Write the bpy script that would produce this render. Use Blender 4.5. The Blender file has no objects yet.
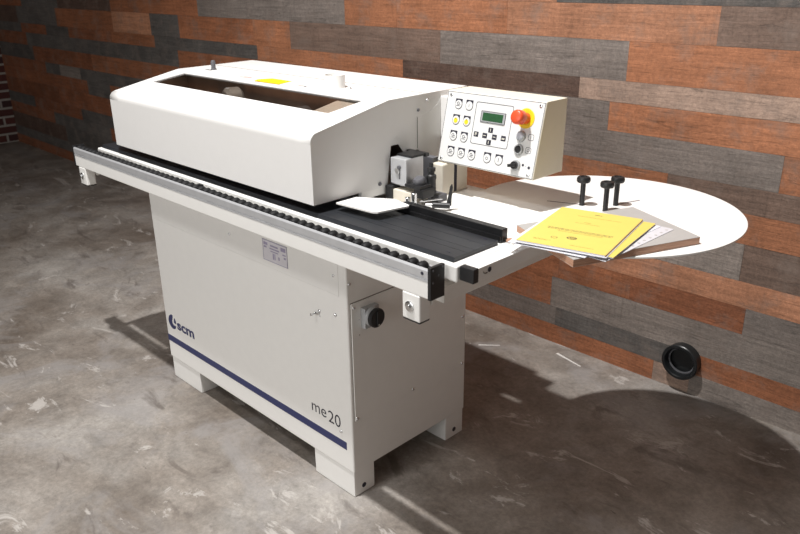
import bpy, bmesh, math, random
from mathutils import Vector, Matrix
random.seed(7)
S = bpy.context.scene
COL = S.collection

# ------------------------------------------------------------------ materials
def new_mat(name):
    m = bpy.data.materials.new(name); m.use_nodes = True
    nt = m.node_tree
    return m, nt, nt.nodes['Principled BSDF']

def simple(name, rgb, rough=0.5, metal=0.0, var=0.04, scale=30, bump=0.0, bscale=300, spec=0.5):
    m, nt, b = new_mat(name)
    tc = nt.nodes.new('ShaderNodeTexCoord')
    n = nt.nodes.new('ShaderNodeTexNoise'); n.inputs['Scale'].default_value = scale; n.inputs['Detail'].default_value = 5
    nt.links.new(tc.outputs['Object'], n.inputs['Vector'])
    r = nt.nodes.new('ShaderNodeValToRGB')
    r.color_ramp.elements[0].position = .3; r.color_ramp.elements[1].position = .7
    r.color_ramp.elements[0].color = tuple(c*(1-var) for c in rgb)+(1,)
    r.color_ramp.elements[1].color = tuple(min(1, c*(1+var)) for c in rgb)+(1,)
    nt.links.new(n.outputs['Fac'], r.inputs['Fac'])
    nt.links.new(r.outputs['Color'], b.inputs['Base Color'])
    b.inputs['Roughness'].default_value = rough; b.inputs['Metallic'].default_value = metal
    b.inputs['Specular IOR Level'].default_value = spec
    if bump:
        n2 = nt.nodes.new('ShaderNodeTexNoise'); n2.inputs['Scale'].default_value = bscale
        nt.links.new(tc.outputs['Object'], n2.inputs['Vector'])
        bp = nt.nodes.new('ShaderNodeBump'); bp.inputs['Strength'].default_value = bump; bp.inputs['Distance'].default_value = .001
        nt.links.new(n2.outputs['Fac'], bp.inputs['Height']); nt.links.new(bp.outputs['Normal'], b.inputs['Normal'])
    return m

M = {}
M['paint'] = simple('white_paint', (.82, .81, .785), .42, var=.012, bump=.15, bscale=500)
M['hood'] = simple('hood_paint', (.785, .775, .76), .38, var=.008, bump=.12, bscale=500)
M['column'] = simple('column_paint', (.66, .61, .52), .5, var=.01)
M['panel_paint'] = simple('panel_box_paint', (.72, .67, .56), .5, var=.015)
M['laminate'] = simple('white_laminate', (.86, .85, .83), .35, var=.01)
M['panel_white'] = simple('keypad_white', (.68, .68, .67), .4, var=.01)
M['alu'] = simple('aluminium', (.66, .67, .69), .42, metal=.55, var=.05)
M['chrome'] = simple('steel', (.72, .73, .74), .22, metal=1.0, var=.03)
M['zinc'] = simple('zinc_plate', (.62, .64, .66), .34, metal=.55, var=.12, scale=18)
M['black'] = simple('black_plastic', (.012, .012, .013), .45, var=.2)
M['rubber'] = simple('black_rubber', (.010, .010, .011), .6, var=.25, spec=.22)
M['track'] = simple('track_black', (.020, .022, .026), .42, var=.25, scale=8, spec=.5)
M['anod'] = simple('black_anodised', (.008, .008, .009), .35, var=.2)
M['navy'] = simple('navy_print', (.020, .028, .115), .4, var=.03)
M['ink'] = simple('dark_ink', (.02, .02, .035), .5, var=.05)
M['seam'] = simple('seam_shadow_gap', (.20, .18, .155), .7, var=.05)
M['red'] = simple('red_button', (.72, .085, .028), .35, var=.03)
M['yellow'] = simple('yellow_plastic', (.85, .60, .02), .4, var=.03)
M['yellow_label'] = simple('yellow_label', (.95, .62, .01), .45, var=.04)
M['paper_yellow'] = simple('yellow_paper', (.67, .54, .125), .55, var=.015)
M['paper'] = simple('white_paper', (.70, .70, .75), .5, var=.02)
M['plastic_edge'] = simple('binding_strip', (.62, .42, .22), .5, var=.05)
M['sleeve'] = simple('plastic_sleeve', (.62, .62, .66), .25, var=.05, scale=60)
M['print'] = simple('faint_print', (.30, .22, .05), .6, var=.05)
M['print_dark'] = simple('dark_print', (.12, .09, .04), .6, var=.05)
M['pink_print'] = simple('pink_print', (.75, .45, .42), .6, var=.1)
M['plate_print'] = simple('plate_print', (.33, .30, .42), .5, var=.1)
M['plate'] = simple('plate_base', (.66, .64, .68), .45, var=.05)
M['lcd'] = simple('lcd_green', (.025, .085, .035), .25, var=.12, scale=90)
M['lcd_line'] = simple('lcd_segment', (.012, .04, .018), .3, var=.05)
M['bezel'] = simple('grey_bezel', (.42, .43, .44), .4, metal=.3, var=.03)
M['lens'] = simple('grey_lens', (.50, .52, .58), .2, var=.05)
M['board_top'] = simple('grey_board_face', (.40, .385, .37), .5, var=.03)
M['slot'] = simple('slot_dark', (.10, .07, .09), .7, var=.1)
M['interior'] = simple('dark_interior', (.26, .20, .165), .6, var=.3, scale=12)
M['greyplastic'] = simple('dark_grey_plastic', (.10, .10, .11), .5, var=.1)
M['cream'] = simple('cream_symbol', (.78, .76, .66), .5, var=.03)
M['pipe'] = simple('pipe_black', (.010, .011, .012), .35, var=.2)
M['strip_white'] = simple('edging_white', (.75, .73, .70), .4, var=.05)

def wood_edge():
    m, nt, b = new_mat('chipboard_edge')
    tc = nt.nodes.new('ShaderNodeTexCoord'); mp = nt.nodes.new('ShaderNodeMapping')
    mp.inputs['Scale'].default_value = (6, 6, 160)
    n = nt.nodes.new('ShaderNodeTexNoise'); n.inputs['Scale'].default_value = 3; n.inputs['Detail'].default_value = 8
    r = nt.nodes.new('ShaderNodeValToRGB')
    r.color_ramp.elements[0].position = .35; r.color_ramp.elements[1].position = .65
    r.color_ramp.elements[0].color = (.36, .19, .12, 1); r.color_ramp.elements[1].color = (.52, .30, .20, 1)
    nt.links.new(tc.outputs['Object'], mp.inputs['Vector']); nt.links.new(mp.outputs[0], n.inputs['Vector'])
    nt.links.new(n.outputs['Fac'], r.inputs['Fac']); nt.links.new(r.outputs['Color'], b.inputs['Base Color'])
    b.inputs['Roughness'].default_value = .5
    return m
M['board_edge'] = wood_edge()

def glass_mat():
    m, nt, b = new_mat('tinted_window')
    nt.nodes.remove(b)
    out = [n for n in nt.nodes if n.type == 'OUTPUT_MATERIAL'][0]
    tr = nt.nodes.new('ShaderNodeBsdfTransparent'); tr.inputs['Color'].default_value = (.80, .76, .72, 1)
    gl = nt.nodes.new('ShaderNodeBsdfGlossy'); gl.inputs['Roughness'].default_value = .06
    fr = nt.nodes.new('ShaderNodeFresnel'); fr.inputs['IOR'].default_value = 1.5
    mx = nt.nodes.new('ShaderNodeMixShader')
    ge = nt.nodes.new('ShaderNodeNewGeometry'); inv = nt.nodes.new('ShaderNodeMath'); inv.operation = 'SUBTRACT'; inv.inputs[0].default_value = 1
    nt.links.new(ge.outputs['Backfacing'], inv.inputs[1])
    fm = nt.nodes.new('ShaderNodeMath'); fm.operation = 'MULTIPLY'; nt.links.new(fr.outputs[0], fm.inputs[0]); nt.links.new(inv.outputs[0], fm.inputs[1])
    nt.links.new(fm.outputs[0], mx.inputs[0]); nt.links.new(tr.outputs[0], mx.inputs[1]); nt.links.new(gl.outputs[0], mx.inputs[2])
    nt.links.new(mx.outputs[0], out.inputs['Surface'])
    return m
M['window'] = glass_mat()

def wall_mat():
    m, nt, b = new_mat('reclaimed_planks')
    L = nt.links.new; N = nt.nodes.new
    tc = N('ShaderNodeTexCoord')
    at = N('ShaderNodeVertexColor'); at.layer_name = 'plank'
    rnd = N('ShaderNodeVertexColor'); rnd.layer_name = 'seed'
    sc = N('ShaderNodeVectorMath'); sc.operation = 'MULTIPLY'; sc.inputs[1].default_value = (37, 37, 37)
    L(rnd.outputs['Color'], sc.inputs[0])
    ad = N('ShaderNodeVectorMath'); ad.operation = 'ADD'
    L(tc.outputs['Object'], ad.inputs[0]); L(sc.outputs[0], ad.inputs[1])
    # long grain
    mp = N('ShaderNodeMapping'); mp.inputs['Scale'].default_value = (3.0, 1, 55); L(ad.outputs[0], mp.inputs['Vector'])
    g = N('ShaderNodeTexNoise'); g.inputs['Scale'].default_value = 1.6; g.inputs['Detail'].default_value = 9; g.inputs['Roughness'].default_value = .65; g.inputs['Distortion'].default_value = .8
    L(mp.outputs[0], g.inputs['Vector'])
    # saw marks, slanted
    mp2 = N('ShaderNodeMapping'); mp2.inputs['Scale'].default_value = (26, 1, 5); mp2.inputs['Rotation'].default_value = (0, .35, 0); L(ad.outputs[0], mp2.inputs['Vector'])
    s = N('ShaderNodeTexNoise'); s.inputs['Scale'].default_value = 2.2; s.inputs['Detail'].default_value = 4; L(mp2.outputs[0], s.inputs['Vector'])
    # fine speckle and large blotches
    f = N('ShaderNodeTexNoise'); f.inputs['Scale'].default_value = 95; f.inputs['Detail'].default_value = 6; f.inputs['Roughness'].default_value = .8; L(ad.outputs[0], f.inputs['Vector'])
    bl = N('ShaderNodeTexNoise'); bl.inputs['Scale'].default_value = 5; bl.inputs['Detail'].default_value = 4; L(ad.outputs[0], bl.inputs['Vector'])
    def rng(src, a0, a1, b0, b1):
        r = N('ShaderNodeMapRange'); r.inputs[1].default_value = a0; r.inputs[2].default_value = a1; r.inputs[3].default_value = b0; r.inputs[4].default_value = b1
        L(src, r.inputs[0]); return r.outputs[0]
    def mul(a, c):
        n = N('ShaderNodeMath'); n.operation = 'MULTIPLY'; L(a, n.inputs[0]); L(c, n.inputs[1]); return n.outputs[0]
    k = mul(mul(rng(g.outputs['Fac'], .3, .7, .72, 1.26), rng(s.outputs['Fac'], .3, .7, .94, 1.06)),
            mul(rng(f.outputs['Fac'], .25, .75, .60, 1.38), rng(bl.outputs['Fac'], .3, .7, .80, 1.16)))
    # dark veins, knots and saw scars
    mp3 = N('ShaderNodeMapping'); mp3.inputs['Scale'].default_value = (2.2, 1, 16); L(ad.outputs[0], mp3.inputs['Vector'])
    vn = N('ShaderNodeTexNoise'); vn.inputs['Scale'].default_value = 2.4; vn.inputs['Detail'].default_value = 10; vn.inputs['Roughness'].default_value = .72; vn.inputs['Distortion'].default_value = 2.2; L(mp3.outputs[0], vn.inputs['Vector'])
    k = mul(k, rng(vn.outputs['Fac'], .55, .68, 1.0, .58))
    mp4 = N('ShaderNodeMapping'); mp4.inputs['Scale'].default_value = (60, 1, 4); mp4.inputs['Rotation'].default_value = (0, .5, 0); L(ad.outputs[0], mp4.inputs['Vector'])
    sw = N('ShaderNodeTexNoise'); sw.inputs['Scale'].default_value = 1.3; sw.inputs['Detail'].default_value = 3; sw.inputs['Distortion'].default_value = .6; L(mp4.outputs[0], sw.inputs['Vector'])
    ms = N('ShaderNodeTexNoise'); ms.inputs['Scale'].default_value = 2.1; L(ad.outputs[0], ms.inputs['Vector'])
    sx_ = N('ShaderNodeMath'); sx_.operation = 'MULTIPLY_ADD'; L(rng(sw.outputs['Fac'], .55, .70, 0, -.20), sx_.inputs[0]); L(rng(ms.outputs['Fac'], .48, .62, 0, 1), sx_.inputs[1]); sx_.inputs[2].default_value = 1
    k = mul(k, sx_.outputs[0])
    cb = N('ShaderNodeVectorMath'); cb.operation = 'SCALE'
    L(at.outputs['Color'], cb.inputs[0]); L(k, cb.inputs['Scale'])
    # grey film in the worn patches of each plank
    w = N('ShaderNodeTexNoise'); w.inputs['Scale'].default_value = 9; w.inputs['Detail'].default_value = 8; w.inputs['Roughness'].default_value = .7; L(ad.outputs[0], w.inputs['Vector'])
    mx = N('ShaderNodeMixRGB'); mx.inputs[2].default_value = (.21, .165, .14, 1)
    L(rng(w.outputs['Fac'], .50, .72, 0, .55), mx.inputs[0]); L(cb.outputs[0], mx.inputs[1])
    L(mx.outputs[0], b.inputs['Base Color'])
    b.inputs['Roughness'].default_value = .62
    b.inputs['Specular IOR Level'].default_value = .35
    bp = N('ShaderNodeBump'); bp.inputs['Strength'].default_value = .5; bp.inputs['Distance'].default_value = .002
    L(k, bp.inputs['Height']); L(bp.outputs['Normal'], b.inputs['Normal'])
    return m
M['wall'] = wall_mat()

def brick_mat():
    m, nt, b = new_mat('old_brick')
    L = nt.links.new; N = nt.nodes.new
    tc = N('ShaderNodeTexCoord'); mp = N('ShaderNodeMapping')
    mp.inputs['Rotation'].default_value = (0, math.radians(90), math.radians(0))
    sep = N('ShaderNodeSeparateXYZ'); cmb = N('ShaderNodeCombineXYZ')
    L(tc.outputs['Object'], sep.inputs[0]); L(sep.outputs['Y'], cmb.inputs['X']); L(sep.outputs['Z'], cmb.inputs['Y'])
    br = N('ShaderNodeTexBrick'); br.inputs['Scale'].default_value = 1
    br.inputs['Brick Width'].default_value = .22; br.inputs['Row Height'].default_value = .082
    br.inputs['Mortar Size'].default_value = .012; br.inputs['Mortar Smooth'].default_value = .3
    br.inputs['Color1'].default_value = (.10, .028, .022, 1); br.inputs['Color2'].default_value = (.045, .02, .02, 1)
    br.inputs['Mortar'].default_value = (.34, .31, .28, 1)
    L(cmb.outputs[0], br.inputs['Vector'])
    L(br.outputs['Color'], b.inputs['Base Color']); b.inputs['Roughness'].default_value = .85
    bp = N('ShaderNodeBump'); bp.inputs['Strength'].default_value = .6; bp.inputs['Distance'].default_value = .008; bp.invert = True
    L(br.outputs['Fac'], bp.inputs['Height']); L(bp.outputs['Normal'], b.inputs['Normal'])
    return m
M['brick'] = brick_mat()

def floor_mat():
    m, nt, b = new_mat('worn_concrete')
    L = nt.links.new; N = nt.nodes.new
    tc = N('ShaderNodeTexCoord')
    def noise(sc, det=8, ro=.6, dist=0, off=0, stretch=None):
        mp = N('ShaderNodeMapping'); mp.inputs['Location'].default_value = (off, off*1.7, 0)
        if stretch: mp.inputs['Scale'].default_value = stretch; mp.inputs['Rotation'].default_value = (0, 0, .5)
        L(tc.outputs['Object'], mp.inputs['Vector'])
        n = N('ShaderNodeTexNoise'); n.inputs['Scale'].default_value = sc; n.inputs['Detail'].default_value = det
        n.inputs['Roughness'].default_value = ro; n.inputs['Distortion'].default_value = dist
        L(mp.outputs[0], n.inputs['Vector']); return n.outputs['Fac']
    def ramp(src, stops):
        r = N('ShaderNodeValToRGB'); e = r.color_ramp.elements
        e[0].position = stops[0][0]; e[0].color = stops[0][1]
        e[1].position = stops[-1][0]; e[1].color = stops[-1][1]
        for p_, c_ in stops[1:-1]:
            q = e.new(p_); q.color = c_
        L(src, r.inputs[0]); return r.outputs['Color']
    def g(v): return (v, v, v, 1)
    def mix(mode, fac, a, c):
        n = N('ShaderNodeMixRGB'); n.blend_type = mode
        if isinstance(fac, float): n.inputs[0].default_value = fac
        else: L(fac, n.inputs[0])
        for s_, i in ((a, 1), (c, 2)):
            if isinstance(s_, tuple): n.inputs[i].default_value = s_
            else: L(s_, n.inputs[i])
        return n.outputs[0]
    base = ramp(noise(1.5, 9, .62, .4), [(.34, (.155, .127, .104, 1)), (.5, (.255, .225, .197, 1)), (.66, (.36, .335, .308, 1))])
    c = mix('MULTIPLY', 1.0, base, ramp(noise(7, 9, .7, .5, 3), [(.30, g(.66)), (.70, g(1.22))]))
    c = mix('MULTIPLY', 1.0, c, ramp(noise(60, 6, .8, 0, 5), [(.3, g(.72)), (.7, g(1.25))]))
    # cool worn patches
    c = mix('MIX', ramp(noise(2.6, 10, .7, .8, 11), [(.52, g(0)), (.64, g(.55))]), c, (.30, .285, .28, 1))
    # dark stains
    c = mix('MIX', ramp(noise(3.1, 8, .66, 1.2, 21, (1, 2.2, 1)), [(.57, g(0)), (.68, g(.6))]), c, (.085, .068, .058, 1))
    # white paint and plaster residues
    c = mix('MIX', ramp(noise(2.4, 12, .72, 1.6, 33, (1, 2.4, 1)), [(.595, g(0)), (.64, g(.7))]), c, (.52, .49, .46, 1))
    c = mix('MIX', ramp(noise(16, 5, .6, .6, 41), [(.73, g(0)), (.75, g(.8))]), c, (.50, .47, .44, 1))
    # dark nicks
    c = mix('MIX', ramp(noise(22, 4, .6, .4, 51, (1, 3, 1)), [(.70, g(0)), (.73, g(.6))]), c, (.05, .04, .035, 1))
    L(c, b.inputs['Base Color'])
    rr = N('ShaderNodeMapRange'); rr.inputs[3].default_value = .42; rr.inputs[4].default_value = .68
    L(noise(4, 6, .6, 0, 61), rr.inputs[0]); L(rr.outputs[0], b.inputs['Roughness'])
    bp = N('ShaderNodeBump'); bp.inputs['Strength'].default_value = .35; bp.inputs['Distance'].default_value = .004
    L(noise(35, 8, .75, 0, 71), bp.inputs['Height']); L(bp.outputs['Normal'], b.inputs['Normal'])
    return m
M['floor'] = floor_mat()

# ------------------------------------------------------------------ helpers
def link(name, bm, mat, parent=None, label=None, smooth=None):
    bmesh.ops.recalc_face_normals(bm, faces=bm.faces[:])
    me = bpy.data.meshes.new(name); bm.to_mesh(me); bm.free()
    mats = mat if isinstance(mat, (list, tuple)) else [mat]
    for k in mats: me.materials.append(M[k])
    if smooth is not None and smooth != 0:
        me.polygons.foreach_set('use_smooth', [True]*len(me.polygons))
        me.set_sharp_from_angle(angle=math.radians(smooth))
    o = bpy.data.objects.new(name, me); COL.objects.link(o)
    if parent: o.parent = parent
    if label: o['label'] = label
    if smooth:
        wn = o.modifiers.new('normals', 'WEIGHTED_NORMAL'); wn.keep_sharp = True; wn.weight = 60
    return o

def box(bm, x0, x1, y0, y1, z0, z1, bev=0.0, seg=2, mi=0):
    t = bmesh.new()
    r = bmesh.ops.create_cube(t, size=1)
    for v in t.verts:
        v.co = Vector((x0+(v.co.x+.5)*(x1-x0), y0+(v.co.y+.5)*(y1-y0), z0+(v.co.z+.5)*(z1-z0)))
    if bev: bmesh.ops.bevel(t, geom=t.edges[:], offset=bev, segments=seg, profile=.5, affect='EDGES')
    for f in t.faces: f.material_index = mi
    merge(bm, t)

def merge(bm, t, mat=None):
    if mat is not None: t.transform(mat)
    me = bpy.data.meshes.new('tmp'); t.to_mesh(me); t.free(); bm.from_mesh(me); bpy.data.meshes.remove(me)

def frame(axis, origin):
    z = Vector(axis).normalized()
    x = Vector((1, 0, 0)) if abs(z.x) < .9 else Vector((0, 1, 0))
    y = z.cross(x).normalized(); x = y.cross(z)
    m = Matrix((x, y, z)).transposed().to_4x4(); m.translation = Vector(origin)
    return m

def lathe(bm, prof, origin, axis=(0, 0, 1), n=32, mi=0, sx=1.0):
    """prof: (radius, height) list, closed on the axis when radius is 0"""
    t = bmesh.new(); rings = []
    for r, h in prof:
        if r < 1e-6: rings.append([t.verts.new((0, 0, h))])
        else: rings.append([t.verts.new((r*math.cos(2*math.pi*i/n)*sx, r*math.sin(2*math.pi*i/n), h)) for i in range(n)])
    for a, b_ in zip(rings, rings[1:]):
        for i in range(n):
            j = (i+1) % n
            if len(a) == 1 and len(b_) == 1: continue
            if len(a) == 1: t.faces.new((a[0], b_[i], b_[j]))
            elif len(b_) == 1: t.faces.new((a[i], a[j], b_[0]))
            else: t.faces.new((a[i], a[j], b_[j], b_[i]))
    for f in t.faces: f.material_index = mi
    merge(bm, t, frame(axis, origin))

def cyl(bm, r, h, origin, axis=(0, 0, 1), n=24, bev=0.0, mi=0):
    b_ = min(bev, r*.9, h*.45)
    if b_ > 0: p = [(0, 0), (r-b_, 0), (r, b_), (r, h-b_), (r-b_, h), (0, h)]
    else: p = [(0, 0), (r, 0), (r, h), (0, h)]
    lathe(bm, p, origin, axis, n, mi)

def tube(bm, pts, r, n=10, mi=0):
    pts = [Vector(q) for q in pts]; rs = r if isinstance(r, (list, tuple)) else [r]*len(pts)
    t = bmesh.new(); rings = []
    for i, q in enumerate(pts):
        d = (pts[min(i+1, len(pts)-1)]-pts[max(i-1, 0)]).normalized()
        m = frame(d, q)
        rings.append([t.verts.new(m @ Vector((rs[i]*math.cos(2*math.pi*k/n), rs[i]*math.sin(2*math.pi*k/n), 0))) for k in range(n)])
    for a, b_ in zip(rings, rings[1:]):
        for k in range(n): t.faces.new((a[k], a[(k+1) % n], b_[(k+1) % n], b_[k]))
    t.faces.new(rings[0]); t.faces.new(rings[-1][::-1])
    for f in t.faces: f.material_index = mi
    merge(bm, t)

def prism(bm, poly, a0, a1, axis='x', mi=0):
    """poly of 2D points extruded along axis. x: (y,z); y: (x,z); z: (x,y)"""
    t = bmesh.new()
    def P(u, v, a): return {'x': (a, u, v), 'y': (u, a, v), 'z': (u, v, a)}[axis]
    A = [t.verts.new(P(u, v, a0)) for u, v in poly]; B = [t.verts.new(P(u, v, a1)) for u, v in poly]
    t.faces.new(A); t.faces.new(B[::-1])
    for i in range(len(poly)):
        j = (i+1) % len(poly); t.faces.new((A[i], B[i], B[j], A[j]))
    for f in t.faces: f.material_index = mi
    merge(bm, t)

def thing(name, label, cat, loc=(0, 0, 0), group=None):
    o = bpy.data.objects.new(name, None); COL.objects.link(o); o.location = loc
    o.empty_display_size = .1
    o['label'] = label; o['category'] = cat
    if group: o['group'] = group
    bpy.context.view_layer.update()
    return o

def local(o, root):
    """vertices were written in world space: bring the mesh under an Empty standing away from the origin"""
    o.parent = root; o.data.transform(Matrix.Translation(-root.location)) ; return o

def lettering(text, size, mat4, mat, name, parent, bold=0.0, extrude=.0004, spacing=1.0, fit=None, align='LEFT'):
    cu = bpy.data.curves.new(name, 'FONT'); cu.body = text; cu.size = size; cu.extrude = extrude; cu.offset = bold
    cu.space_character = spacing; cu.align_x = align
    tmp = bpy.data.objects.new('tmp_text', cu); COL.objects.link(tmp)
    bpy.context.view_layer.update()
    me = bpy.data.meshes.new_from_object(tmp.evaluated_get(bpy.context.evaluated_depsgraph_get()))
    bpy.data.objects.remove(tmp); bpy.data.curves.remove(cu)
    if fit:
        xs = [v.co.x for v in me.vertices]; k = fit/(max(xs)-min(xs)); me.transform(Matrix.Diagonal((k, 1, 1, 1)))
    me.transform(mat4)
    me.materials.clear(); me.materials.append(M[mat]); me.name = name
    o = bpy.data.objects.new(name, me); COL.objects.link(o)
    if parent: o.parent = parent
    return o

def front_frame(x, z, y=0.0):      # text plane facing -y
    return Matrix(((1, 0, 0, x), (0, 0, -1, y), (0, 1, 0, z), (0, 0, 0, 1)))

# ------------------------------------------------------------------ the setting
YW = 1.308
bm = bmesh.new(); box(bm, -5.34, 5.2, -6.0, YW, -.05, 0)
o = link('floor', bm, 'floor'); o['kind'] = 'structure'
bm = bmesh.new(); box(bm, -5.46, -5.34, -6.0, YW+.1, -.05, 3.6)
o = link('wall_left', bm, 'brick'); o['kind'] = 'structure'

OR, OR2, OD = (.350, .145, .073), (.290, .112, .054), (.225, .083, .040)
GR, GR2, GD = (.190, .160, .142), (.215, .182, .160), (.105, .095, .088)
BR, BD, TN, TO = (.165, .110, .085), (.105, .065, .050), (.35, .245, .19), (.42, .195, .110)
rows = [  # z0, z1, [(x start, colour) ...]
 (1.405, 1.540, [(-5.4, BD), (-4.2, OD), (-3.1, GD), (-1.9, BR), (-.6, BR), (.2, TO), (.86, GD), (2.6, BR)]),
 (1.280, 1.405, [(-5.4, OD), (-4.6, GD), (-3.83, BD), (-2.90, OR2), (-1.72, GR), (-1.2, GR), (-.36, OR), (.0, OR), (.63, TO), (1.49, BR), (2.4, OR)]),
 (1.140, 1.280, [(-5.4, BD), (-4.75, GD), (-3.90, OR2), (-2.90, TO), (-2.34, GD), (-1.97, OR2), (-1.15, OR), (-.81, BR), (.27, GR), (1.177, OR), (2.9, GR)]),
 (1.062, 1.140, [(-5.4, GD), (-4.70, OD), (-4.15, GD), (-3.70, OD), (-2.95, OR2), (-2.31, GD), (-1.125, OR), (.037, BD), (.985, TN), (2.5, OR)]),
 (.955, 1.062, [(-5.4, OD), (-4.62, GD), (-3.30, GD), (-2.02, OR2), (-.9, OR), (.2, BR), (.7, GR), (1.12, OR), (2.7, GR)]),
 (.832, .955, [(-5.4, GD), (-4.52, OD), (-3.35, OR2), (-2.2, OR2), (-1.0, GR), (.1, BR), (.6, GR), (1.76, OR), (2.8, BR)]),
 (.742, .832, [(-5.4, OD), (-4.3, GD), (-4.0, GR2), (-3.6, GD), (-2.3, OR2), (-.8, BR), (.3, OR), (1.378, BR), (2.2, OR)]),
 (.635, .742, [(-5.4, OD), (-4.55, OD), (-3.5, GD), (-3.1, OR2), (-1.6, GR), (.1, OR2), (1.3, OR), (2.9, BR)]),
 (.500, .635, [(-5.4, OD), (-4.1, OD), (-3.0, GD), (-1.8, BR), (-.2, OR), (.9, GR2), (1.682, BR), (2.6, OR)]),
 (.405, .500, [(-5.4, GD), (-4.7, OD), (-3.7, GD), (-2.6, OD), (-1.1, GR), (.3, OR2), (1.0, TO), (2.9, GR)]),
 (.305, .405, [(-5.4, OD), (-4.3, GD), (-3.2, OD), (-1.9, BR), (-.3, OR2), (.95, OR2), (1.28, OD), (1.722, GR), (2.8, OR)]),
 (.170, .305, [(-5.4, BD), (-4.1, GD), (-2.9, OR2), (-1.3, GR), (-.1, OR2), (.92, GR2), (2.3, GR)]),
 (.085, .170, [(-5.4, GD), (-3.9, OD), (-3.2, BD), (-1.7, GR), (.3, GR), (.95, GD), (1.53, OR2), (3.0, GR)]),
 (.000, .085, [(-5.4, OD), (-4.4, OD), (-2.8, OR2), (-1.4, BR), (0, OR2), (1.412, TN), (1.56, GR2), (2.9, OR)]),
]
z = 1.54
while z < 3.5:
    h = random.choice([.135, .11, .085]); x = -5.4; L_ = []
    while x < 5.2:
        L_.append((x, random.choice([OR, OR2, GR, GR2, BR, TO, BD]))); x += random.uniform(.7, 1.4)
    rows.append((z, min(3.6, z+h), L_)); z += h
bm = bmesh.new(); cl = bm.loops.layers.float_color.new('plank'); sd = bm.loops.layers.float_color.new('seed')
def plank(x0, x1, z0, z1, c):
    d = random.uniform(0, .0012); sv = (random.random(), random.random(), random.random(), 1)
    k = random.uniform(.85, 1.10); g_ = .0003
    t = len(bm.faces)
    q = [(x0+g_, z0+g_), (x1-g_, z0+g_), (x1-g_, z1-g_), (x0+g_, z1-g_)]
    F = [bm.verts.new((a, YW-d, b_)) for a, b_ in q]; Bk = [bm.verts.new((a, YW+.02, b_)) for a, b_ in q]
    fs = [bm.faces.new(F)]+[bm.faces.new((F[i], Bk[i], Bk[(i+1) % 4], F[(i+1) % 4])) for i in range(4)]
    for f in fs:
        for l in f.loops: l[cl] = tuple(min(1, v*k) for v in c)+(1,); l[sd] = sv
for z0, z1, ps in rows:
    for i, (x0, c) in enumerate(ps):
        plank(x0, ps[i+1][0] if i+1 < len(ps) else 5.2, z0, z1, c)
me = [bm.verts.new(p_) for p_ in ((-5.4, YW+.012, 0), (5.2, YW+.012, 0), (5.2, YW+.012, 3.6), (-5.4, YW+.012, 3.6))]
f = bm.faces.new(me)
for l in f.loops: l[cl] = (.10, .07, .055, 1); l[sd] = (0, 0, 0, 1)
o = link('wall_back', bm, 'wall'); o['kind'] = 'structure'

# ------------------------------------------------------------------ the machine
LX, WY, HF = 1.108, .517, .0913
T = .904
mach = thing('edge_banding_machine', 'large white edge banding machine with long hood, control panel and front roller rail', 'machine')
# cabinet
bm = bmesh.new(); box(bm, 0, LX, 0, WY, HF, .8625, .006, 3)
cab = link('cabinet', bm, 'paint', mach, smooth=40)
for (x0, x1, y0, y1) in ((.004, .211, .004, .10), (.912, LX-.003, .003, .088), (.004, .211, .42, WY-.004), (.912, LX-.003, .423, WY-.003)):
    bm = bmesh.new(); box(bm, x0, x1, y0, y1, 0, HF+.004, .004, 2)
    ft = link('foot', bm, 'paint', mach, smooth=40)
    if x1 > 1:
        bm = bmesh.new(); yc = .042 if y0 < .2 else .468
        cyl(bm, .0085, .0012, (x1-.0006, yc, .028), (1, 0, 0), 20)
        link('bolt_hole', bm, 'ink', ft)
bm = bmesh.new(); box(bm, .002, 1.080, -.0006, .002, .165, .192)
link('stripe', bm, 'navy', cab, 'navy blue stripe')
# round emblem: disc with a slanted white sail cut into it
bm = bmesh.new()
prism(bm, [(.046, .288), (.054, .2905), (.061, .287), (.060, .280), (.052, .262), (.053, .252), (.062, .246), (.079, .248), (.075, .237), (.064, .230), (.052, .2285), (.042, .231), (.032, .238), (.025, .249), (.0245, .264), (.031, .278)], -.0007, .002, 'y')
emb = link('emblem', bm, 'navy', cab, 'round navy emblem split by a pale sail')
bm = bmesh.new(); prism(bm, [(.072, .281), (.080, .272), (.0835, .258), (.072, .257), (.066, .259), (.068, .272)], -.0007, .002, 'y')
link('emblem_sail', bm, 'navy', emb)
lettering('scm', .058, front_frame(.088, .240, -.0004), 'navy', 'maker_lettering', cab, bold=.0016, fit=.124)
lettering('me', .060, front_frame(.914, .238, -.0004), 'ink', 'model_lettering', cab, bold=-.0004, fit=.070)
lettering('20', .060, front_frame(.996, .232, -.0004), 'ink', 'model_number', cab, bold=-.0004, fit=.057)
# rating plate with printed rows
bm = bmesh.new(); box(bm, .722, .845, -.0020, .002, .697, .765)
rp = link('rating_plate', bm, 'plate', cab, 'small printed rating plate')
bm = bmesh.new()
for x0, x1, z0, z1 in ((.722, .845, .763, .765), (.722, .845, .697, .6985), (.722, .7235, .697, .765), (.8435, .845, .697, .765),
                       (.728, .748, .748, .757), (.728, .742, .739, .744), (.762, .80, .748, .753), (.758, .806, .739, .743), (.762, .80, .731, .734),
                       (.815, .838, .745, .757), (.772, .778, .708, .727), (.781, .785, .708, .727), (.800, .806, .712, .722), (.822, .838, .733, .737), (.828, .838, .722, .728)):
    box(bm, x0, x1, -.0026, 0, z0, z1)
link('plate_lettering', bm, 'plate_print', rp)
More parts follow.
